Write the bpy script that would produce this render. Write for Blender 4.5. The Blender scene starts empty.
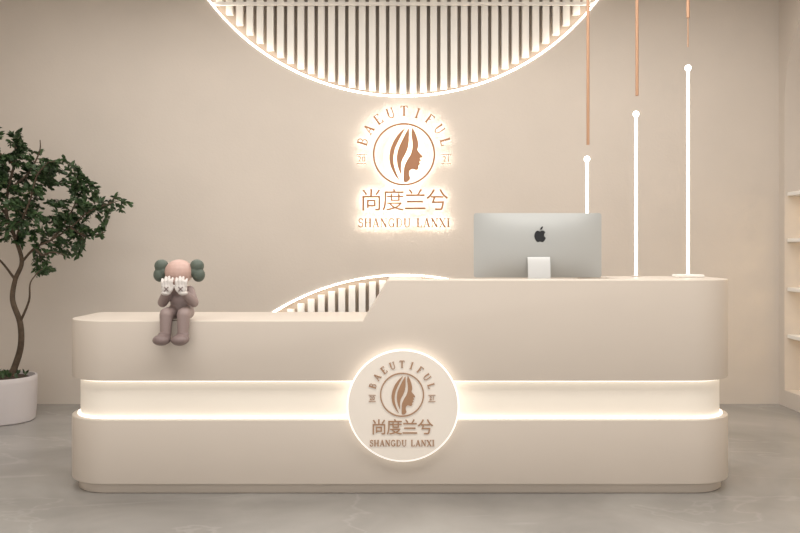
import bpy, bmesh, math, random
from mathutils import Vector, Matrix
random.seed(7)
scene=bpy.context.scene
COL=scene.collection
CAMY=-4.1; CZ=1.256; F=800.0
def P(px,py,Y):
    k=(Y-CAMY)/F
    return Vector(((px-400)*k, Y, CZ-(py-250)*k))
def lin(c):
    r=[]
    for v in c:
        v=v/255.0
        r.append(v/12.92 if v<=0.04045 else ((v+0.055)/1.055)**2.4)
    return (r[0],r[1],r[2],1)
def mat(name,col,rough=0.5,metal=0.0,var=0.0,vscale=6.0,bump=0.0,bscale=80.0,spec=None,glow=0.0,glowcol=None):
    m=bpy.data.materials.new(name); m.use_nodes=True
    nt=m.node_tree; b=nt.nodes["Principled BSDF"]
    c=lin(col)
    b.inputs["Base Color"].default_value=c
    b.inputs["Roughness"].default_value=rough
    b.inputs["Metallic"].default_value=metal
    if spec is not None: b.inputs["Specular IOR Level"].default_value=spec
    if glow>0:
        b.inputs["Emission Color"].default_value=lin(glowcol or col); b.inputs["Emission Strength"].default_value=glow
    tc=nt.nodes.new("ShaderNodeTexCoord")
    n=nt.nodes.new("ShaderNodeTexNoise"); n.inputs["Scale"].default_value=vscale; n.inputs["Detail"].default_value=5
    nt.links.new(tc.outputs["Object"],n.inputs["Vector"])
    r=nt.nodes.new("ShaderNodeValToRGB")
    r.color_ramp.elements[0].position=0.3; r.color_ramp.elements[1].position=0.7
    r.color_ramp.elements[0].color=(c[0]*(1-var),c[1]*(1-var),c[2]*(1-var),1)
    r.color_ramp.elements[1].color=(min(1,c[0]*(1+var)),min(1,c[1]*(1+var)),min(1,c[2]*(1+var)),1)
    nt.links.new(n.outputs["Fac"],r.inputs["Fac"]); nt.links.new(r.outputs["Color"],b.inputs["Base Color"])
    if bump>0:
        n2=nt.nodes.new("ShaderNodeTexNoise"); n2.inputs["Scale"].default_value=bscale; n2.inputs["Detail"].default_value=3
        nt.links.new(tc.outputs["Object"],n2.inputs["Vector"])
        bp=nt.nodes.new("ShaderNodeBump"); bp.inputs["Strength"].default_value=bump; bp.inputs["Distance"].default_value=0.01
        nt.links.new(n2.outputs["Fac"],bp.inputs["Height"]); nt.links.new(bp.outputs["Normal"],b.inputs["Normal"])
    return m
def emat(name,col,strength):
    m=bpy.data.materials.new(name); m.use_nodes=True
    b=m.node_tree.nodes["Principled BSDF"]
    b.inputs["Base Color"].default_value=(0.8,0.8,0.8,1)
    b.inputs["Emission Color"].default_value=lin(col)
    b.inputs["Emission Strength"].default_value=strength
    return m
M_wall=mat("plaster_beige",(210,200,189),0.9,var=0.03,vscale=1.6,bump=0.08,bscale=60)
M_ceil=mat("ceiling_paint",(228,224,218),0.9,var=0.01)
M_desk=mat("desk_lacquer",(211,200,188),0.42,var=0.008,vscale=3,spec=0.35)
M_core=mat("desk_recess_painted_glow",(226,217,204),0.5,var=0.008,glow=0.19,glowcol=(255,244,228))  # faint emission in the lacquer stands in for the LED wash in the recess
M_disc=mat("sign_face_acrylic",(228,219,208),0.5,var=0.008,glow=0.12,glowcol=(255,244,230))
M_slat=mat("slat_white",(243,239,233),0.6,var=0.01)
M_slatback=mat("slat_backing_shaded",(182,169,156),0.8,var=0.03)  # base tone darkened to paint in the shade of the deep slat gaps
M_led=emat("led_warm_white",(255,245,230),1.8)
M_ledarc=emat("led_arc",(255,246,234),4)
M_ledin=emat("led_cove",(255,245,232),11)
M_rod=emat("rod_white_glow",(255,248,238),3.2)
M_halo=emat("sign_halo",(255,246,232),8)
M_halo2=emat("disc_halo",(255,246,232),1.5)
M_rim=emat("sign_rim",(255,247,236),0.7)
M_brown=mat("bronze_letter",(172,134,104),0.45,metal=0.0,var=0.02)
M_grey=mat("taupe_letter",(138,119,106),0.5,var=0.02)
M_bronze=mat("bronze_bright",(172,122,86),0.4,metal=0.0,var=0.03)
M_copper=mat("copper_tube",(200,158,128),0.35,metal=0.5,var=0.02)
M_alu=mat("aluminium",(182,184,182),0.5,metal=0.2,var=0.01)
M_alu2=mat("aluminium_stand",(216,217,216),0.35,metal=0.3,var=0.01)
M_black=mat("black_gloss",(14,14,16),0.25,var=0.01)
M_pot=mat("pot_ceramic",(198,191,190),0.55,var=0.02)
M_soil=mat("soil",(62,50,40),0.95,var=0.3,vscale=40,bump=0.8,bscale=60)
M_bark=mat("bark",(84,70,56),0.9,var=0.25,vscale=30,bump=0.5,bscale=60)
M_leaf=mat("leaf_green",(54,76,42),0.55,var=0.5,vscale=9)
M_body=mat("vinyl_mauve",(152,134,130),0.5,var=0.02)
M_body2=mat("vinyl_mauve_dark",(128,111,108),0.5,var=0.02)
M_head=mat("vinyl_pink",(198,166,155),0.45,var=0.02)
M_ear=mat("vinyl_green",(88,98,88),0.5,var=0.03)
M_glove=mat("vinyl_white",(216,209,204),0.45,var=0.01)
def floor_mat():
    m=bpy.data.materials.new("grey_marble"); m.use_nodes=True; nt=m.node_tree; b=nt.nodes["Principled BSDF"]
    tc=nt.nodes.new("ShaderNodeTexCoord")
    n1=nt.nodes.new("ShaderNodeTexNoise"); n1.inputs["Scale"].default_value=1.3; n1.inputs["Detail"].default_value=10; n1.inputs["Distortion"].default_value=0.6
    nt.links.new(tc.outputs["Object"],n1.inputs["Vector"])
    r1=nt.nodes.new("ShaderNodeValToRGB")
    r1.color_ramp.elements[0].position=0.3; r1.color_ramp.elements[0].color=lin((136,133,129))
    r1.color_ramp.elements[1].position=0.72; r1.color_ramp.elements[1].color=lin((166,163,158))
    nt.links.new(n1.outputs["Fac"],r1.inputs["Fac"])
    n2=nt.nodes.new("ShaderNodeTexNoise"); n2.inputs["Scale"].default_value=0.6; n2.inputs["Detail"].default_value=5; n2.inputs["Distortion"].default_value=1.2
    mp=nt.nodes.new("ShaderNodeMapping"); mp.inputs["Rotation"].default_value=(0,0,0.7); mp.inputs["Scale"].default_value=(1,1.8,1); mp.inputs["Location"].default_value=(3,1,0)
    nt.links.new(tc.outputs["Object"],mp.inputs["Vector"]); nt.links.new(mp.outputs["Vector"],n2.inputs["Vector"])
    r2=nt.nodes.new("ShaderNodeValToRGB"); cr=r2.color_ramp
    cr.elements[0].position=0.488; cr.elements[0].color=(0,0,0,1)
    cr.elements[1].position=0.512; cr.elements[1].color=(0,0,0,1)
    e=cr.elements.new(0.5); e.color=(0.11,0.11,0.11,1)
    nt.links.new(n2.outputs["Fac"],r2.inputs["Fac"])
    mx=nt.nodes.new("ShaderNodeMix"); mx.data_type='RGBA'
    nt.links.new(r2.outputs["Color"],mx.inputs["Factor"]); nt.links.new(r1.outputs["Color"],mx.inputs["A"])
    mx.inputs["B"].default_value=lin((214,211,206))
    nt.links.new(mx.outputs["Result"],b.inputs["Base Color"])
    b.inputs["Roughness"].default_value=0.24
    return m
M_floor=floor_mat()

def link(name,me,m=None,parent=None,smooth=False):
    ob=bpy.data.objects.new(name,me); COL.objects.link(ob)
    if m is not None and len(me.materials)==0: me.materials.append(m)
    if parent: ob.parent=parent
    if smooth:
        for p in me.polygons: p.use_smooth=True
    return ob
def empty(name):
    e=bpy.data.objects.new(name,None); COL.objects.link(e); e.empty_display_size=0.1; return e
def autosmooth(me,ang=35):
    for p in me.polygons: p.use_smooth=True
    me.set_sharp_from_angle(angle=math.radians(ang))
def bake(ob):
    dg=bpy.context.evaluated_depsgraph_get(); dg.update()
    me=bpy.data.meshes.new_from_object(ob.evaluated_get(dg))
    ob.modifiers.clear(); ob.data=me
    return ob
def box_bm(bm,x0,x1,y0,y1,z0,z1):
    r=bmesh.ops.create_cube(bm,size=1)
    for v in r['verts']:
        v.co=Vector(((x0+x1)/2+v.co.x*(x1-x0),(y0+y1)/2+v.co.y*(y1-y0),(z0+z1)/2+v.co.z*(z1-z0)))
    return r['verts']
def box(name,x0,x1,y0,y1,z0,z1,m,parent=None,bev=0):
    bm=bmesh.new(); box_bm(bm,x0,x1,y0,y1,z0,z1)
    if bev: bmesh.ops.bevel(bm,geom=bm.edges[:],offset=bev,segments=3,affect='EDGES')
    me=bpy.data.meshes.new(name); bm.to_mesh(me); bm.free()
    if bev: autosmooth(me)
    return link(name,me,m,parent)
def prism_bm(bm,pts,z0,z1):
    lo=[bm.verts.new((x,y,z0)) for x,y in pts]; hi=[bm.verts.new((x,y,z1)) for x,y in pts]
    n=len(pts)
    bm.faces.new(lo[::-1]); bm.faces.new(hi)
    for i in range(n): bm.faces.new((lo[i],lo[(i+1)%n],hi[(i+1)%n],hi[i]))
def finish(name,bm,m,parent=None,ang=35):
    bmesh.ops.recalc_face_normals(bm,faces=bm.faces[:])
    me=bpy.data.meshes.new(name); bm.to_mesh(me); bm.free(); autosmooth(me,ang)
    return link(name,me,m,parent)
def cyl(name,c,r,h,axis,m,parent=None,seg=64,r2=None,bev=0):
    bm=bmesh.new()
    bmesh.ops.create_cone(bm,cap_ends=True,segments=seg,radius1=r,radius2=r if r2 is None else r2,depth=h)
    if axis=='Y': bmesh.ops.rotate(bm,verts=bm.verts[:],cent=(0,0,0),matrix=Matrix.Rotation(math.pi/2,3,'X'))
    if axis=='X': bmesh.ops.rotate(bm,verts=bm.verts[:],cent=(0,0,0),matrix=Matrix.Rotation(math.pi/2,3,'Y'))
    bmesh.ops.translate(bm,verts=bm.verts[:],vec=c)
    return finish(name,bm,m,parent)
def boolean(ob,cutter):
    md=ob.modifiers.new("b",'BOOLEAN'); md.operation='DIFFERENCE'; md.solver='EXACT'; md.object=cutter
    bake(ob); bpy.data.objects.remove(cutter,do_unlink=True)

# ---------------- logo ----------------
EMB1=[(2,27),(-5,21),(-10,14),(-13.5,6),(-15,-3),(-13.5,-12),(-9,-21),(-4,-27),(-7.5,-19),(-10,-11),(-10.5,-3),(-9,5),(-6,12),(-2.5,19)]
EMB2=[(5,27),(0.5,19),(-3,12),(-6.5,4),(-7.5,-4),(-6.5,-12),(-2.5,-22),(-3,-13),(-2,-6),(1.5,0),(4,6),(5,13),(5,20)]
EMB3=[(8,27),(11,22),(13,16.5),(14.2,11.5),(14.4,8),(13.4,5),(13.6,3.6),(16,0.8),(18.6,-2.2),(18,-3.4),(15.4,-3.8),(17,-5.8),(16.6,-7),(14.8,-7.5),(16.2,-9),(15.6,-10.6),(14.2,-11.2),(14.6,-14),(12.8,-16),(8,-14.6),(5.4,-16.5),(5,-20),(6.5,-24.5),(3,-28),(-0.6,-27.5),(-0.6,-20),(0,-12),(3,-5.5),(6.6,0),(8.2,6),(8.2,13),(7,20)]
def circ(r,n=96): return [(r*math.cos(2*math.pi*i/n),r*math.sin(2*math.pi*i/n)) for i in range(n)]
def smoothpoly(pl,it=2):
    for _ in range(it):
        q=[]
        for i in range(len(pl)):
            a=pl[i]; b=pl[(i+1)%len(pl)]
            q+= [(a[0]*.8+b[0]*.2,a[1]*.8+b[1]*.2),(a[0]*.2+b[0]*.8,a[1]*.2+b[1]*.8)]
        pl=q
    return pl
TK=0.18; TN=0.085
def arcp(cx,cy,rx,ry,a0,a1,n=10): return [(cx+rx*math.cos(math.radians(a0+(a1-a0)*i/n)),cy+ry*math.sin(math.radians(a0+(a1-a0)*i/n))) for i in range(n+1)]
def sf(x,y,w=0.28): return ([(x-w/2,y),(x+w/2,y)],TN*0.8)
GL={
'S':(0.6,[(arcp(0.3,0.74,0.21,0.22,20,270,12)+arcp(0.3,0.27,0.23,0.25,90,-160,12)[1:],0.11),([(0.51,0.95),(0.51,0.72)],TN),([(0.07,0.05),(0.07,0.28)],TN)]),
'H':(0.82,[([(0.16,0),(0.16,1)],TK),([(0.66,0),(0.66,1)],TK),([(0.16,0.5),(0.66,0.5)],TN),sf(.16,.03),sf(.16,.97),sf(.66,.03),sf(.66,.97)]),
'A':(0.8,[([(0.12,0),(0.4,1)],TN),([(0.4,1),(0.68,0)],TK),([(0.22,0.33),(0.58,0.33)],TN),sf(.12,.03,.24),sf(.68,.03)]),
'N':(0.82,[([(0.14,0),(0.14,1)],TN),([(0.14,1),(0.68,0.02)],TK),([(0.68,0),(0.68,1)],TN),sf(.14,.03,.24),sf(.12,.97,.2),sf(.68,.97,.24)]),
'G':(0.78,[(arcp(0.4,0.5,0.31,0.47,50,320,18),0.12),([(0.62,0.05),(0.62,0.42)],TK),sf(.62,.42,.28),([(0.62,0.95),(0.62,0.72)],TN)]),
'D':(0.8,[([(0.17,0),(0.17,1)],TK),([(0.05,0.97),(0.36,0.97)]+arcp(0.36,0.5,0.33,0.47,90,-90,14)+[(0.05,0.03)],0.09)]),
'U':(0.8,[([(0.16,1),(0.16,0.3)]+arcp(0.4,0.28,0.24,0.26,180,360,10)+[(0.64,1)],0.1),([(0.16,1),(0.16,0.3)],TK),sf(.16,.97),sf(.64,.97,.24)]),
'L':(0.66,[([(0.17,0),(0.17,1)],TK),sf(.17,.97),([(0.04,0.03),(0.6,0.03)],TN),([(0.6,0.0),(0.6,0.25)],TN)]),
'X':(0.8,[([(0.12,1),(0.68,0)],TK),([(0.66,1),(0.14,0)],TN),sf(.13,.97),sf(.66,.97,.24),sf(.14,.03,.24),sf(.67,.03)]),
'I':(0.36,[([(0.18,0),(0.18,1)],TK),sf(.18,.03,.32),sf(.18,.97,.32)]),
'B':(0.7,[([(0.17,0),(0.17,1)],TK),([(0.05,0.97),(0.32,0.97)]+arcp(0.32,0.75,0.22,0.22,90,-90,8)+[(0.17,0.53)],0.09),([(0.17,0.53),(0.34,0.53)]+arcp(0.34,0.28,0.26,0.25,90,-90,8)+[(0.05,0.03)],0.09)]),
'E':(0.68,[([(0.17,0),(0.17,1)],TK),([(0.05,0.97),(0.58,0.97)],TN),([(0.17,0.5),(0.45,0.5)],TN),([(0.05,0.03),(0.62,0.03)],TN),([(0.58,1),(0.58,0.78)],TN),([(0.62,0),(0.62,0.24)],TN)]),
'F':(0.66,[([(0.17,0),(0.17,1)],TK),([(0.05,0.97),(0.58,0.97)],TN),([(0.17,0.5),(0.45,0.5)],TN),sf(.17,.03),([(0.58,1),(0.58,0.78)],TN)]),
'T':(0.7,[([(0.35,0),(0.35,1)],TK),([(0.04,0.97),(0.66,0.97)],TN),sf(.35,.03),([(0.05,1),(0.05,0.75)],TN),([(0.65,1),(0.65,0.75)],TN)]),
}
def glyph_bm(bm,ch,size,ext,grow,T,mi,wscale=1.0):
    wd,strokes=GL[ch]
    for k_,(pl,t) in enumerate(strokes):
        pts=[((x-wd/2)*size*wscale,(y-0.5)*size) for x,y in pl]; h=t*size/2+grow
        n=len(pts); L=[];Rr=[]
        for i in range(n):
            a=pts[max(0,i-1)]; b=pts[min(n-1,i+1)]; dx,dy=b[0]-a[0],b[1]-a[1]; l=math.hypot(dx,dy) or 1
            ex=0
            if i==0: ex=-grow
            if i==n-1: ex=grow
            cx=pts[i][0]+dx/l*ex; cy_=pts[i][1]+dy/l*ex
            L.append((cx-dy/l*h,cy_+dx/l*h)); Rr.append((cx+dy/l*h,cy_-dx/l*h))
        zt_=ext-0.01*k_
        def V(p,z): return bm.verts.new(T@Vector((p[0],p[1],z)))
        a=[V(p,zt_) for p in L]; b=[V(p,zt_) for p in Rr]; c=[V(p,-ext) for p in L]; d=[V(p,-ext) for p in Rr]
        fs=[]
        for i in range(n-1):
            fs.append(bm.faces.new((a[i],b[i],b[i+1],a[i+1]))); fs.append(bm.faces.new((c[i],c[i+1],d[i+1],d[i])))
            fs.append(bm.faces.new((a[i],a[i+1],c[i+1],c[i]))); fs.append(bm.faces.new((b[i],d[i],d[i+1],b[i+1])))
        fs.append(bm.faces.new((a[0],c[0],d[0],b[0]))); fs.append(bm.faces.new((a[-1],b[-1],d[-1],c[-1])))
        for f_ in fs: f_.material_index=mi
def text_ob(s,size,extr,off):
    cu=bpy.data.curves.new("t",'FONT'); cu.body=s; cu.size=size; cu.extrude=extr; cu.offset=off; cu.resolution_u=4
    cu.align_x='CENTER'; cu.align_y='CENTER'
    ob=bpy.data.objects.new("t",cu); COL.objects.link(ob); return ob
def poly_ob(polys,extr,off):
    cu=bpy.data.curves.new("p",'CURVE'); cu.dimensions='2D'; cu.fill_mode='BOTH'; cu.extrude=extr; cu.offset=off
    for pl in polys:
        s=cu.splines.new('POLY'); s.points.add(len(pl)-1)
        for p,q in zip(s.points,pl): p.co=(q[0],q[1],0,1)
        s.use_cyclic_u=True
    ob=bpy.data.objects.new("p",cu); COL.objects.link(ob); return ob
def logo_layer(name,origin,s,extr,off,m_ring,m_hair,m_txt,parent):
    items=[]
    items.append((poly_ob([circ(31+off),circ(29.3-off)],extr,0),0,Matrix()))
    for e_ in (EMB1,EMB2,EMB3): items.append((poly_ob([smoothpoly(e_,1)],extr,off*0.8),1,Matrix()))
    for x,t in ((-42,"20"),(42,"21")):
        items.append((text_ob(t,7.5,extr,off*0.5+0.05),2,Matrix.Translation((x,-5,0))))
        for yy in (-0.6,-9.4):
            items.append((poly_ob([[(x-5,yy-.35-off*.4),(x+5,yy-.35-off*.4),(x+5,yy+.35+off*.4),(x-5,yy+.35+off*.4)]],extr,0),2,Matrix()))
    for i,ch in enumerate("尚度兰兮"):
        items.append((text_ob(ch,23,extr,off*0.7+0.10),2,Matrix.Translation((-32.5+i*21.8,-47,0))))
    dg=bpy.context.evaluated_depsgraph_get(); dg.update()
    bm=bmesh.new()
    for ob,mi,T in items:
        me=bpy.data.meshes.new_from_object(ob.evaluated_get(dg)); me.transform(T)
        n0=len(bm.faces); bm.from_mesh(me); bm.faces.ensure_lookup_table()
        for f_ in bm.faces[n0:]: f_.material_index=mi
    for ob,_,_ in items: bpy.data.objects.remove(ob,do_unlink=True)
    for i,ch in enumerate("BAEUTIFUL"):
        a=math.radians(163-i*146/8)
        T=Matrix.Translation((43*math.cos(a),43*math.sin(a),0))@Matrix.Rotation(a-math.pi/2,4,'Z')
        glyph_bm(bm,ch,10,extr,off*0.75,T,2)
    x=-45.5
    word="SHANGDU LANXI"; tot=sum(GL[c][0] if c!=' ' else 0.5 for c in word); size=8.8
    gap=(91-tot*size)/(len(word)-1)
    for ch in word:
        wd=GL[ch][0] if ch!=' ' else 0.5
        if ch!=' ': glyph_bm(bm,ch,size,extr,off*0.7,Matrix.Translation((x+wd*size/2,-68,0)),2)
        x+=wd*size+gap
    me=bpy.data.meshes.new(name); bm.to_mesh(me); bm.free()
    me.materials.clear()
    for m_ in (m_ring,m_hair,m_txt): me.materials.append(m_)
    me.transform(Matrix.Translation(origin)@Matrix.Rotation(math.pi/2,4,'X')@Matrix.Scale(s,4))
    return link(name,me,None,parent)
WY=2.425; CEIL=3.4; XR=3.091; XL=-3.95; YF=-5.5
sign=empty("backlit_wall_sign")
sW=(WY-CAMY)/F
o=P(404,155,WY)
logo_layer("letters",(o.x,WY-0.050,o.z),sW,0.45,0.0,M_bronze,M_bronze,M_grey,sign)
logo_layer("halo_led_backing",(o.x,WY-0.0445,o.z),sW,0.2,-0.06,M_halo,M_halo,M_halo,sign)
rk=empty("round_desk_sign")
o=P(402,393,0)
logo_layer("letters",(o.x,-0.05,o.z),0.0036,0.5,0.0,M_brown,M_brown,M_grey,rk)
AP=[(0,4.0),(1.2,4.8),(3.0,5.0),(4.6,4.2),(5.4,3.0),(4.2,1.6),(4.0,-0.2),(4.9,-1.6),(5.9,-2.2),(4.9,-4.6),(3.2,-6.6),(1.8,-6.6),(0,-6.0),(-1.8,-6.6),(-3.2,-6.4),(-5.0,-3.8),(-5.8,-0.8),(-5.4,2.2),(-3.8,4.4),(-2.0,4.9)]
LF=[(0.2,5.6),(0.4,7.4),(1.6,8.8),(3.0,9.4),(2.8,7.6),(1.6,6.1)]
_t=poly_ob([smoothpoly(AP,2),smoothpoly(LF,2)],0.2,0)
dg=bpy.context.evaluated_depsgraph_get(); dg.update()
ME_AP=bpy.data.meshes.new_from_object(_t.evaluated_get(dg)); bpy.data.objects.remove(_t,do_unlink=True)

# ---------------- toy figure ----------------
Zup=P(0,381,0).z; ZL=P(0,321,0).z; ZH=P(0,280,0).z
fig=empty("toy_figure")
def capsules(name,segs,m,vox=0.004,sm=6):
    bm=bmesh.new()
    def sph(c,r):
        s=r if isinstance(r,(tuple,list)) else (r,r,r)
        q=bmesh.ops.create_uvsphere(bm,u_segments=16,v_segments=10,radius=1)
        for v in q['verts']: v.co=Vector((c[0]+v.co.x*s[0],c[1]+v.co.y*s[1],c[2]+v.co.z*s[2]))
    for sg in segs:
        if len(sg)==2: sph(*sg)
        else:
            a,ra,b,rb=sg; a=Vector(a); b=Vector(b); n=max(2,int((b-a).length/(min(ra,rb)*0.4)))
            for i in range(n+1):
                t=i/n; sph(a.lerp(b,t),ra+(rb-ra)*t)
    me=bpy.data.meshes.new(name); bm.to_mesh(me); bm.free()
    ob=link(name,me,m,fig)
    md=ob.modifiers.new("r",'REMESH'); md.mode='VOXEL'; md.voxel_size=vox; md.use_smooth_shade=True
    md=ob.modifiers.new("s",'SMOOTH'); md.iterations=sm; md.factor=0.5
    bake(ob)
    for p in ob.data.polygons: p.use_smooth=True
    if not ob.data.materials: ob.data.materials.append(m)
    return ob
FX=P(179,0,0.03).x
def f(x,y,z): return (FX+x,y,z)
S=ZL
capsules("body",[
  (f(0,0.075,S+0.054),(0.066,0.054,0.052)),
  (f(0,0.068,S+0.10),(0.058,0.044,0.055)),
  (f(0,0.058,S+0.15),(0.050,0.038,0.037)),
  (f(-0.048,0.055,S+0.152),0.027,f(-0.080,0.015,S+0.095),0.026),
  (f(-0.080,0.015,S+0.095),0.026,f(-0.046,-0.042,S+0.145),0.021),
  (f(0.048,0.055,S+0.152),0.027,f(0.080,0.015,S+0.095),0.026),
  (f(0.080,0.015,S+0.095),0.026,f(0.046,-0.042,S+0.145),0.021),
  (f(-0.034,0.07,S+0.040),0.036,f(-0.046,-0.035,S+0.037),0.034),
  (f(0.034,0.07,S+0.040),0.036,f(0.042,-0.035,S+0.037),0.034),
  (f(-0.046,-0.038,S+0.034),0.034,f(-0.048,-0.044,S-0.065),0.028),
  (f(0.042,-0.038,S+0.034),0.034,f(0.040,-0.044,S-0.065),0.028),
],M_body,0.0035,5)
for i,(xx) in enumerate((-0.052,0.040)):
    capsules(f"shoe_{i+1}",[
      (f(xx,-0.048,S-0.066),(0.033,0.033,0.018)),
      (f(xx-0.002,-0.062,S-0.086),(0.040,0.048,0.028)),
      (f(xx-0.003,-0.092,S-0.088),(0.044,0.042,0.028))],M_body2,0.0035,4)
capsules("head",[(f(0,0.030,S+0.250),(0.073,0.068,0.066)),(f(0,0.012,S+0.200),(0.052,0.048,0.034))],M_head,0.004,4)
for sgn in (-1,1):
    capsules("ear_left" if sgn<0 else "ear_right",[
      (f(sgn*0.060,0.035,S+0.248),0.024,f(sgn*0.082,0.035,S+0.252),0.028),
      (f(sgn*0.092,0.035,S+0.282),(0.037,0.030,0.034)),
      (f(sgn*0.100,0.035,S+0.236),(0.034,0.029,0.038))],M_ear,0.0035,3)
    px_=sgn*0.036; zz=S+0.168
    segs=[(f(px_,-0.056,zz),(0.030,0.016,0.028)),
          (f(sgn*0.043,-0.052,zz-0.022),(0.025,0.020,0.013))]
    for q in range(4):
        bx=px_+sgn*(-0.023+q*0.0152); L=(0.036,0.043,0.041,0.031)[q]
        a=f(bx,-0.060,zz+0.016); b=f(bx+(q-1.5)*sgn*0.001,-0.062,zz+0.016+L*0.55); c=f(bx+(q-1.5)*sgn*0.002,-0.050,zz+0.016+L)
        segs+=[(a,0.0080,b,0.0076),(b,0.0076,c,0.0066)]
    segs+=[(f(px_-sgn*0.02,-0.060,zz-0.008),0.008,f(px_-sgn*0.032,-0.058,zz+0.014),0.0068)]
    capsules("glove_left" if sgn<0 else "glove_right",segs,M_glove,0.0024,2)
    bm=bmesh.new()
    for ang in (0.8,-0.8):
        vs=box_bm(bm,-0.015,0.015,-0.0015,0.0015,-0.0022,0.0022)
        bmesh.ops.rotate(bm,verts=vs,cent=(0,0,0),matrix=Matrix.Rotation(ang,3,'Y'))
    bmesh.ops.translate(bm,verts=bm.verts[:],vec=f(px_,-0.072,zz-0.001))
    finish("cross_left" if sgn<0 else "cross_right",bm,M_body2,fig)

# ---------------- room ----------------
box("floor",XL-0.15,XR+0.75,YF,WY+0.3,-0.1,0,M_floor)
box("ceiling",XL-0.15,XR+0.75,YF,WY+0.3,CEIL,CEIL+0.1,M_ceil)
wb=box("wall_back",XL-0.1,XR,WY,WY+0.14,0,CEIL,M_wall)
SX=P(403,0,WY).x; R=246*(WY-CAMY)/F
ZT=P(0,97-246,WY).z; ZB=P(0,274+246,WY).z
for zc in (ZT,ZB):
    c=cyl("cut",(SX,WY+0.05,zc),R,0.3,'Y',None,seg=192)
    boolean(wb,c)
autosmooth(wb.data,20)
if not wb.data.materials: wb.data.materials.append(M_wall)
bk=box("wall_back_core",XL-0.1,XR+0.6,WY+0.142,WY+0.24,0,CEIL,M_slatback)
box("wall_left",XL-0.15,XL,YF,WY,0,CEIL,M_wall)
wr=box("wall_right",XR,XR+0.34,YF,WY+0.14,0,CEIL,M_wall)
cy=1.4; hw=0.93; zs=2.42
pts=[(cy-hw,0.13),(cy+hw,0.13)]
for i in range(0,41):
    a=math.pi*i/40; pts.append((cy+hw*math.cos(a),zs+hw*math.sin(a)))
bm=bmesh.new()
lo=[bm.verts.new((XR-0.1,y,z)) for y,z in pts]; hi=[bm.verts.new((XR+0.5,y,z)) for y,z in pts]
bm.faces.new(lo); bm.faces.new(hi[::-1])
for i in range(len(pts)): bm.faces.new((lo[i],hi[i],hi[(i+1)%len(pts)],lo[(i+1)%len(pts)]))
c=finish("cut",bm,None); boolean(wr,c); autosmooth(wr.data,20)
box("wall_right_core",XR+0.342,XR+0.45,YF,WY+0.14,0,CEIL,M_wall)
sh=empty("niche_shelving")
M_shled=emat("shelf_led",(255,230,190),9)
for i,pz in enumerate((193,240,290,338)):
    z=P(0,pz,2.2).z
    box(f"shelf_{i+1}",XR+0.02,XR+0.338,cy-hw+0.003,cy+hw-0.003,z-0.015,z+0.015,M_slat,sh,0.003)
    box(f"shelf_light_{i+1}",XR+0.30,XR+0.33,cy-hw+0.05,cy+hw-0.05,z-0.024,z-0.0155,M_shled,sh)
bt=empty("cosmetic_bottles")
Mb1=mat("bottle_amber",(150,120,90),0.3,var=0.02); Mb2=mat("bottle_cream",(225,215,200),0.35,var=0.02)
def lathe(name,prof,loc,m,parent,seg=32):
    bm=bmesh.new(); rings=[]
    for r,z in prof:
        rings.append([bm.verts.new((loc[0]+r*math.cos(2*math.pi*k/seg),loc[1]+r*math.sin(2*math.pi*k/seg),loc[2]+z)) for k in range(seg)])
    for a,b in zip(rings,rings[1:]):
        for k in range(seg): bm.faces.new((a[k],a[(k+1)%seg],b[(k+1)%seg],b[k]))
    if prof[0][0]>1e-6: bm.faces.new(rings[0][::-1])
    if prof[-1][0]>1e-6: bm.faces.new(rings[-1])
    return finish(name,bm,m,parent,40)
k=0
for pz in (240,290,338):
    z=P(0,pz,2.2).z+0.0155
    for j in range(7):
        k+=1; h=random.uniform(0.1,0.19); r=random.uniform(0.022,0.034)
        lathe(f"bottle_{k}",[(r*0.9,0),(r,0.006),(r,h*0.62),(r*0.8,h*0.7),(r*0.35,h*0.76),(r*0.35,h*0.82),(r*0.45,h*0.83),(r*0.45,h),(0.001,h)],(XR+0.14+random.uniform(-.03,.03),0.75+j*0.22,z),random.choice((Mb1,Mb2)),bt,20)

def arc_tube(name,zc,RL,yy,rr,zmin,zmax,m,e):
    bm=bmesh.new(); prev=None; N=240
    for i in range(N+1):
        a=2*math.pi*i/N; z=zc+RL*math.sin(a)
        if not(zmin<=z<=zmax): prev=None; continue
        cx=SX+RL*math.cos(a)
        ring=[bm.verts.new((cx+rr*math.cos(t)*math.cos(a),yy+rr*math.sin(t),z+rr*math.cos(t)*math.sin(a))) for t in [2*math.pi*q/8 for q in range(8)]]
        if prev:
            for q in range(8): bm.faces.new((prev[q],prev[(q+1)%8],ring[(q+1)%8],ring[q]))
        prev=ring
    finish(name,bm,m,e)
def slats(name,zc,zmin,zmax):
    e=empty(name); sp=10.3*(WY-CAMY)/F; w=0.054
    bm=bmesh.new(); n=int(R/sp)+1; RI=R-0.045
    for i in range(-n,n+1):
        x=i*sp
        if abs(x)+w/2>=RI-0.02: continue
        h=math.sqrt(RI*RI-(abs(x)+w/2)**2)
        z0=max(zmin,zc-h); z1=min(zmax,zc+h)
        if z1-z0<0.03: continue
        box_bm(bm,SX+x-w/2,SX+x+w/2,WY+0.05,WY+0.10,z0,z1)
    finish("slats",bm,M_slat,e)
    arc_tube("led_strip",zc,R-0.009,WY-0.001,0.007,zmin,zmax,M_ledarc,e)
    arc_tube("led_cove",zc,R-0.010,WY+0.035,0.007,zmin,zmax,M_ledin,e)
    return e
e=slats("slatted_wall_arch",ZT,2.2,CEIL-0.002)
zr=P(0,3,WY).z
box("rail",SX-1.56,SX+1.56,WY+0.01,WY+0.034,zr-0.012,zr+0.012,M_slat,e)
slats("slatted_wall_arch",ZB,0.002,1.2)

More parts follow.
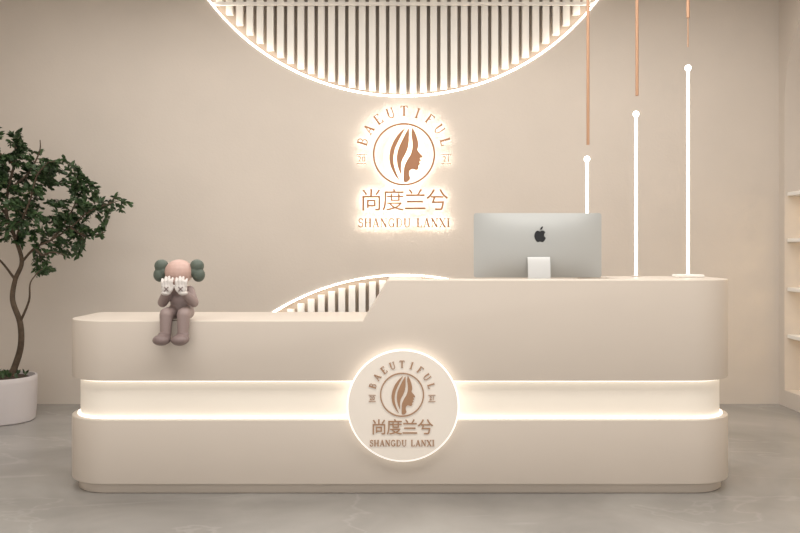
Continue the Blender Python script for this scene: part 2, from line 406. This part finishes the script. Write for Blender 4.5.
# ---------------- desk ----------------
A=1.763; D=0.6; RC=0.25
def outline(ins,a=A,d=D,r=RC,rb=0.04):
    a=a-ins; r=max(0.02,r-ins); y0=ins; y1=d-ins; pts=[]
    def arc(cx,cy,rr,a0,a1,n):
        for i in range(n+1):
            t=a0+(a1-a0)*i/n; pts.append((cx+rr*math.cos(t),cy+rr*math.sin(t)))
    arc(-a+r,y0+r,r,math.pi,1.5*math.pi,28)
    arc(a-r,y0+r,r,1.5*math.pi,2*math.pi,28)
    arc(a-rb,y1-rb,rb,0,0.5*math.pi,6)
    arc(-a+rb,y1-rb,rb,0.5*math.pi,math.pi,6)
    return pts
desk=empty("reception_desk")
def dprism(name,ins,z0,z1,m,bev=0):
    bm=bmesh.new(); prism_bm(bm,outline(ins),z0,z1)
    ob=finish(name,bm,m,desk)
    if bev:
        md=ob.modifiers.new("bev",'BEVEL'); md.width=bev; md.segments=3; md.limit_method='ANGLE'; md.angle_limit=math.radians(40)
        bake(ob); autosmooth(ob.data,35)
    return ob
Zlo=0.385
dprism("plinth",0.035,0.0,0.052,M_desk,0.003)
dprism("lower_body",0.0,0.0525,Zlo,M_desk,0.006)
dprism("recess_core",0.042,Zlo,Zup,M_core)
up=dprism("upper_body",0.0,Zup,ZH,M_desk)
bm=bmesh.new()
xa=P(363,0,0).x; xb=P(388,0,0).x; sl=(xb-xa)/(ZH-ZL)
prof=[(-3,ZL),(xa,ZL),(xb+sl*0.1,ZH+0.1),(-3,ZH+0.1)]
lo=[bm.verts.new((x,-1,z)) for x,z in prof]; hi=[bm.verts.new((x,2,z)) for x,z in prof]
bm.faces.new(lo); bm.faces.new(hi[::-1])
for i in range(4): bm.faces.new((lo[i],hi[i],hi[(i+1)%4],lo[(i+1)%4]))
boolean(up,finish("cut",bm,None))
WT=0.90
boolean(up,box("cut",0.12,1.02,0.2,1.0,WT,2,None))
boolean(up,box("cut",1.0,1.19,0.2,0.5,WT,2,None))
md=up.modifiers.new("bev",'BEVEL'); md.width=0.005; md.segments=3; md.limit_method='ANGLE'; md.angle_limit=math.radians(30)
bake(up); autosmooth(up.data,30)
def ledring(name,i0,i1,z0,z1):
    o=outline(i0)[:58]; n=outline(i1)[:58]
    bm=bmesh.new()
    rows=[[bm.verts.new((x,y,z)) for x,y in pp] for pp,z in ((o,z0),(o,z1),(n,z1),(n,z0))]
    for a in range(4):
        b=(a+1)%4
        for i in range(57): bm.faces.new((rows[a][i],rows[a][i+1],rows[b][i+1],rows[b][i]))
    return finish(name,bm,M_led,desk)
ledring("led_strip_lower",0.028,0.041,Zlo+0.0005,Zlo+0.009)
ledring("led_strip_upper",0.026,0.040,Zup-0.006,Zup-0.0005)
dc=P(403,404,0)
cyl("face_plate",(dc.x,-0.040,dc.z),0.277,0.014,'Y',M_disc,rk,seg=128)
cyl("rim",(dc.x,-0.036,dc.z),0.285,0.012,'Y',M_rim,rk,seg=128)
cyl("halo_body",(dc.x,-0.015,dc.z),0.262,0.029,'Y',M_halo2,rk,seg=128)

# ---------------- monitor ----------------
mon=empty("desktop_monitor")
MY=0.40
p0=P(474,277.5,MY-0.02); p1=P(602,213,MY-0.02)
mx=(p0.x+p1.x)/2; mw=(p1.x-p0.x)/2; mz=(p0.z+p1.z)/2; mh=(p1.z-p0.z)/2
bm=bmesh.new()
NU=48;NV=28
grid=[]
for j in range(NV+1):
    row=[]
    v=-1+2*j/NV; v=math.copysign(1-(1-abs(v))**1.6,v)
    for i in range(NU+1):
        u=-1+2*i/NU; u=math.copysign(1-(1-abs(u))**1.6,u)
        x=u*mw; z=v*mh
        cr=0.014; ax=abs(x)-(mw-cr); az=abs(z)-(mh-cr)
        if ax>0 and az>0:
            d=math.hypot(ax,az); m_=max(ax,az); f_=m_/d
            x=math.copysign(mw-cr+ax*f_,x); z=math.copysign(mh-cr+az*f_,z)
        b=0.045*(1-abs(u)**2.4)*(1-abs(v)**2.4)
        row.append(bm.verts.new((mx+x,MY-0.008-b,mz+z)))
    grid.append(row)
for j in range(NV):
    for i in range(NU): bm.faces.new((grid[j][i],grid[j][i+1],grid[j+1][i+1],grid[j+1][i]))
edge=[e for e in bm.edges if e.is_boundary]
r=bmesh.ops.extrude_edge_only(bm,edges=edge)
for v in [g for g in r['geom'] if isinstance(g,bmesh.types.BMVert)]: v.co.y=MY
bmesh.ops.contextual_create(bm,geom=[e for e in bm.edges if e.is_boundary])
finish("housing",bm,M_alu,mon,40)
box("screen",mx-mw+0.02,mx+mw-0.02,MY+0.0005,MY+0.002,mz-mh+0.05,mz+mh-0.02,M_black,mon)
lx=P(540,0,MY-0.1).x; lw=0.062; zt=P(0,257,MY-0.08).z
bm=bmesh.new()
path=[(MY+0.15,WT+0.004),(MY-0.04,WT+0.004),(MY-0.075,WT+0.012),(MY-0.088,WT+0.04),(MY-0.074,zt-0.04),(MY-0.060,zt)]
th=0.008
def offp(path,t):
    out=[]
    for i,(y,z) in enumerate(path):
        a=path[max(0,i-1)]; b=path[min(len(path)-1,i+1)]
        dx,dz=b[0]-a[0],b[1]-a[1]; l=math.hypot(dx,dz); out.append((y+dz/l*t,z-dx/l*t))
    return out
q=[(y,z) for y,z in path]; qo=offp(path,th)
loop=q+qo[::-1]
lo=[bm.verts.new((lx-lw,y,z)) for y,z in loop]; hi=[bm.verts.new((lx+lw,y,z)) for y,z in loop]
n=len(loop)
for i in range(n): bm.faces.new((lo[i],hi[i],hi[(i+1)%n],lo[(i+1)%n]))
for i in range(len(path)-1):
    for s_ in (lo,hi):
        bm.faces.new((s_[i],s_[i+1],s_[n-2-i],s_[n-1-i]))
finish("stand",bm,M_alu2,mon,40)
cyl("hinge",(lx,MY-0.048,zt-0.05),0.035,0.03,'Y',M_alu2,mon)
ap=P(540,235.5,MY-0.053)
ME_AP.transform(Matrix.Translation((ap.x,MY-0.0535,ap.z))@Matrix.Rotation(math.pi/2,4,'X')@Matrix.Scale(0.0055,4))
link("rear_emblem",ME_AP,M_black,mon)

# ---------------- rods ----------------
def rod_light(px,ytop,Y,zb,plate=False):
    e=empty("standing_light_rod"); t=P(px,ytop,Y)
    z0=zb+(0.0165 if plate else 0.0005)
    cyl("tube",(t.x,Y,(z0+t.z)/2),0.0085,t.z-z0,'Z',M_rod,e,seg=20)
    bm=bmesh.new(); bmesh.ops.create_uvsphere(bm,u_segments=24,v_segments=16,radius=0.018); bmesh.ops.translate(bm,verts=bm.verts[:],vec=(t.x,Y,t.z))
    finish("globe",bm,M_rod,e,180)
    if not plate: cyl("base",(t.x,Y,zb+0.0045),0.024,0.008,'Z',M_desk,e,seg=32)
    if plate: box("base_plate",t.x-0.075,t.x+0.075,Y-0.05,Y+0.05,zb+0.0005,zb+0.016,M_slat,e,0.003)
rod_light(587,159,0.555,ZH)
rod_light(636,114,0.5,ZH)
rod_light(688,68,0.42,ZH,True)
def pend(px,yb,Y,r,ythin=None):
    e=empty("copper_pendant_rod"); b=P(px,yb,Y)
    cyl("tube",(b.x,Y,(b.z+CEIL)/2),r,CEIL-b.z-0.002,'Z',M_copper,e,seg=20)
    cyl("canopy",(b.x,Y,CEIL-0.012),0.04,0.02,'Z',M_copper,e,seg=32)
    if ythin:
        c=P(px,ythin,Y); cyl("thin_tip",(b.x,Y,(b.z+c.z)/2),r*0.4,b.z-c.z,'Z',M_copper,e,seg=12)
pend(588,145,0.555,0.009)
pend(637,96,0.5,0.009)
pend(688,18,0.42,0.009,47)

# ---------------- potted tree ----------------
tree=empty("potted_tree")
TY=1.8
pc=P(2,0,TY); pcx=pc.x; PR=0.24
lathe("pot",[(PR*0.90,0.0),(PR*0.94,0.008),(PR*0.98,0.10),(PR,0.29),(PR,0.325),(PR*0.985,0.33),(PR*0.93,0.33),(PR*0.92,0.30),(0.001,0.295)],(pcx,TY,0),M_pot,tree,64)
lathe("soil",[(PR*0.915,0.297),(PR*0.7,0.318),(PR*0.3,0.33),(0.001,0.332)],(pcx,TY,0),M_soil,tree,48)
kk=(TY-CAMY)/F
def T(px,py,dy=0.0):
    v=P(px,py,TY); v.y+=dy; return v
def chain(bm,pts,r0,r1,seg=9,sub=6):
    P_=[pts[0]]+pts+[pts[-1]]; cs=[]
    for i in range(1,len(P_)-2):
        for k in range(sub):
            t=k/sub; a,b,c,d=P_[i-1],P_[i],P_[i+1],P_[i+2]
            cs.append(0.5*((2*b)+(c-a)*t+(2*a-5*b+4*c-d)*t*t+(3*b-a-3*c+d)*t**3))
    cs.append(pts[-1]); prev=None; n=len(cs)
    for i,c in enumerate(cs):
        tan=(cs[min(n-1,i+1)]-cs[max(0,i-1)]).normalized()
        u=tan.cross(Vector((0.3,1,0.1))).normalized(); w=tan.cross(u)
        r=r0+(r1-r0)*i/(n-1)
        ring=[bm.verts.new(c+u*r*math.cos(2*math.pi*q/seg)+w*r*math.sin(2*math.pi*q/seg)) for q in range(seg)]
        if prev:
            for q in range(seg): bm.faces.new((prev[q],prev[(q+1)%seg],ring[(q+1)%seg],ring[q]))
        else: bm.faces.new(ring[::-1])
        prev=ring
    bm.faces.new(prev)
    return cs
bm=bmesh.new(); tw=[]
main=[T(8,382),T(14,366,.02),T(21,345,.0),T(22,322,-.03),T(14,300,-.02),T(14,280,.02),T(20,262,.03),T(16,240,.0),T(8,215,-.02),T(8,190),T(14,165),T(16,140)]
tw+=chain(bm,main,0.026,0.007)[40:]
brs=[[T(20,262,.03),T(36,248,-.02),T(55,240,-.06),T(75,228,-.08),T(95,212,-.1),T(122,202,-.1)],
 [T(55,240,-.06),T(66,222,.0),T(74,200,.05),T(82,180,.08)],
 [T(16,240),T(28,222,-.1),T(40,200,-.15),T(48,178,-.18),T(60,165,-.2)],
 [T(8,215,-.02),T(-8,200,.05),T(-20,180,.1),T(-24,160,.1)],
 [T(8,190),T(22,172,.1),T(32,150,.12),T(34,138,.1)],
 [T(14,280,.02),T(-4,262,.08),T(-20,250,.1),T(-34,235,.1)],
 [T(22,322,-.03),T(34,300,-.08),T(38,282,-.12),T(46,270,-.1)],
 [T(36,248,-.02),T(50,255,-.12),T(64,252,-.2),T(76,255,-.2)],
 [T(75,228,-.08),T(88,236,-.02),T(104,232,.02)],
 [T(14,165),T(0,150,-.08),T(-8,138,-.1)]]
for b in brs:
    cs=chain(bm,b,0.010,0.003,7); tw+=cs[len(cs)//4:]
lf=bmesh.new()
def leaf(c,d,L):
    d=d.normalized(); up=Vector((random.uniform(-1,1),random.uniform(-1,1),random.uniform(0.1,1))).normalized()
    s=d.cross(up)
    if s.length<1e-3: return
    s.normalize(); n=s.cross(d)
    w=L*0.24
    base=lf.verts.new(c); tip=lf.verts.new(c+d*L-n*L*0.12)
    m1=lf.verts.new(c+d*L*0.35+n*L*0.02); m2=lf.verts.new(c+d*L*0.7-n*L*0.02)
    a1=lf.verts.new(c+d*L*0.3+s*w+n*L*.07); a2=lf.verts.new(c+d*L*0.68+s*w*0.8+n*L*.04)
    b1=lf.verts.new(c+d*L*0.3-s*w+n*L*.07); b2=lf.verts.new(c+d*L*0.68-s*w*0.8+n*L*.04)
    for fc in ((base,m1,a1),(base,b1,m1),(m1,m2,a2,a1),(m1,b1,b2,m2),(m2,tip,a2),(m2,b2,tip)): lf.faces.new(fc)
clusters=[(14,148,28,22),(-10,170,24,24),(22,178,28,20),(8,208,28,22),(42,205,26,20),(60,170,22,13),(80,184,19,12),(80,210,24,16),(106,204,23,11),(62,228,26,15),(90,230,20,11),(28,235,26,14),(-15,235,24,18),(66,250,16,8),(40,268,13,9),(-25,205,22,25),(44,180,18,14)]
def twig(a,b):
    m_=a.lerp(b,0.5)+Vector((random.uniform(-.02,.02),random.uniform(-.02,.02),random.uniform(0,.03)))
    cs=chain(bm,[a,m_,b],0.0028,0.0012,4,4)
    for c in cs[2:]:
        for _ in range(3):
            dd=(b-a).normalized()+Vector((random.uniform(-1,1),random.uniform(-1,1),random.uniform(-.8,.8)))*0.9
            leaf(c,dd,random.uniform(0.030,0.056))
for cx,cy_,rx,ry in clusters:
    for _ in range(int(7+rx*ry/28)):
        while True:
            u,v,w=[random.uniform(-1,1) for _ in range(3)]
            if u*u+v*v+w*w<1: break
        tgt=T(cx+u*rx,cy_+v*ry); tgt.y+=w*rx*kk*1.1
        near=min(tw,key=lambda q:(q-tgt).length)
        if (near-tgt).length>0.3: near=tgt+(near-tgt)*0.5
        twig(near,tgt)
for i in range(70):
    a=random.uniform(0,6.28); r=random.uniform(0,PR*0.8)
    leaf(Vector((pcx+r*math.cos(a),TY+r*math.sin(a),0.325)),Vector((random.uniform(-.5,.5),random.uniform(-.5,.5),0.8)),0.045)
finish("trunk",bm,M_bark,tree,60)
me=bpy.data.meshes.new("foliage"); lf.to_mesh(me); lf.free(); link("foliage",me,M_leaf,tree,True)

# ---------------- lights ----------------
def area(name,loc,sx,sy,en,col=(1,0.972,0.938),rot=(0,0,0)):
    l=bpy.data.lights.new(name,'AREA'); l.shape='RECTANGLE'; l.size=sx; l.size_y=sy; l.energy=en; l.color=col
    o=bpy.data.objects.new(name,l); o.location=loc; o.rotation_euler=rot; COL.objects.link(o)
area("ceiling_light_panel",(0,-1.6,CEIL-0.02),5.5,1.2,115)
area("ceiling_light_panel",(0,0.9,CEIL-0.02),5.5,0.8,72)
w=bpy.data.worlds.new("w"); scene.world=w; w.use_nodes=True
w.node_tree.nodes["Background"].inputs[0].default_value=(1,0.972,0.94,1)
w.node_tree.nodes["Background"].inputs[1].default_value=1.2
scene.view_settings.view_transform='Standard'
scene.view_settings.look='None'

cam=bpy.data.cameras.new("camera"); co=bpy.data.objects.new("camera",cam); COL.objects.link(co)
co.location=(0,CAMY,CZ); co.rotation_euler=(math.pi/2,0,0)
cam.sensor_width=36; cam.lens=36*F/800; cam.shift_y=-16.5/800
cam.clip_start=0.05
scene.camera=co
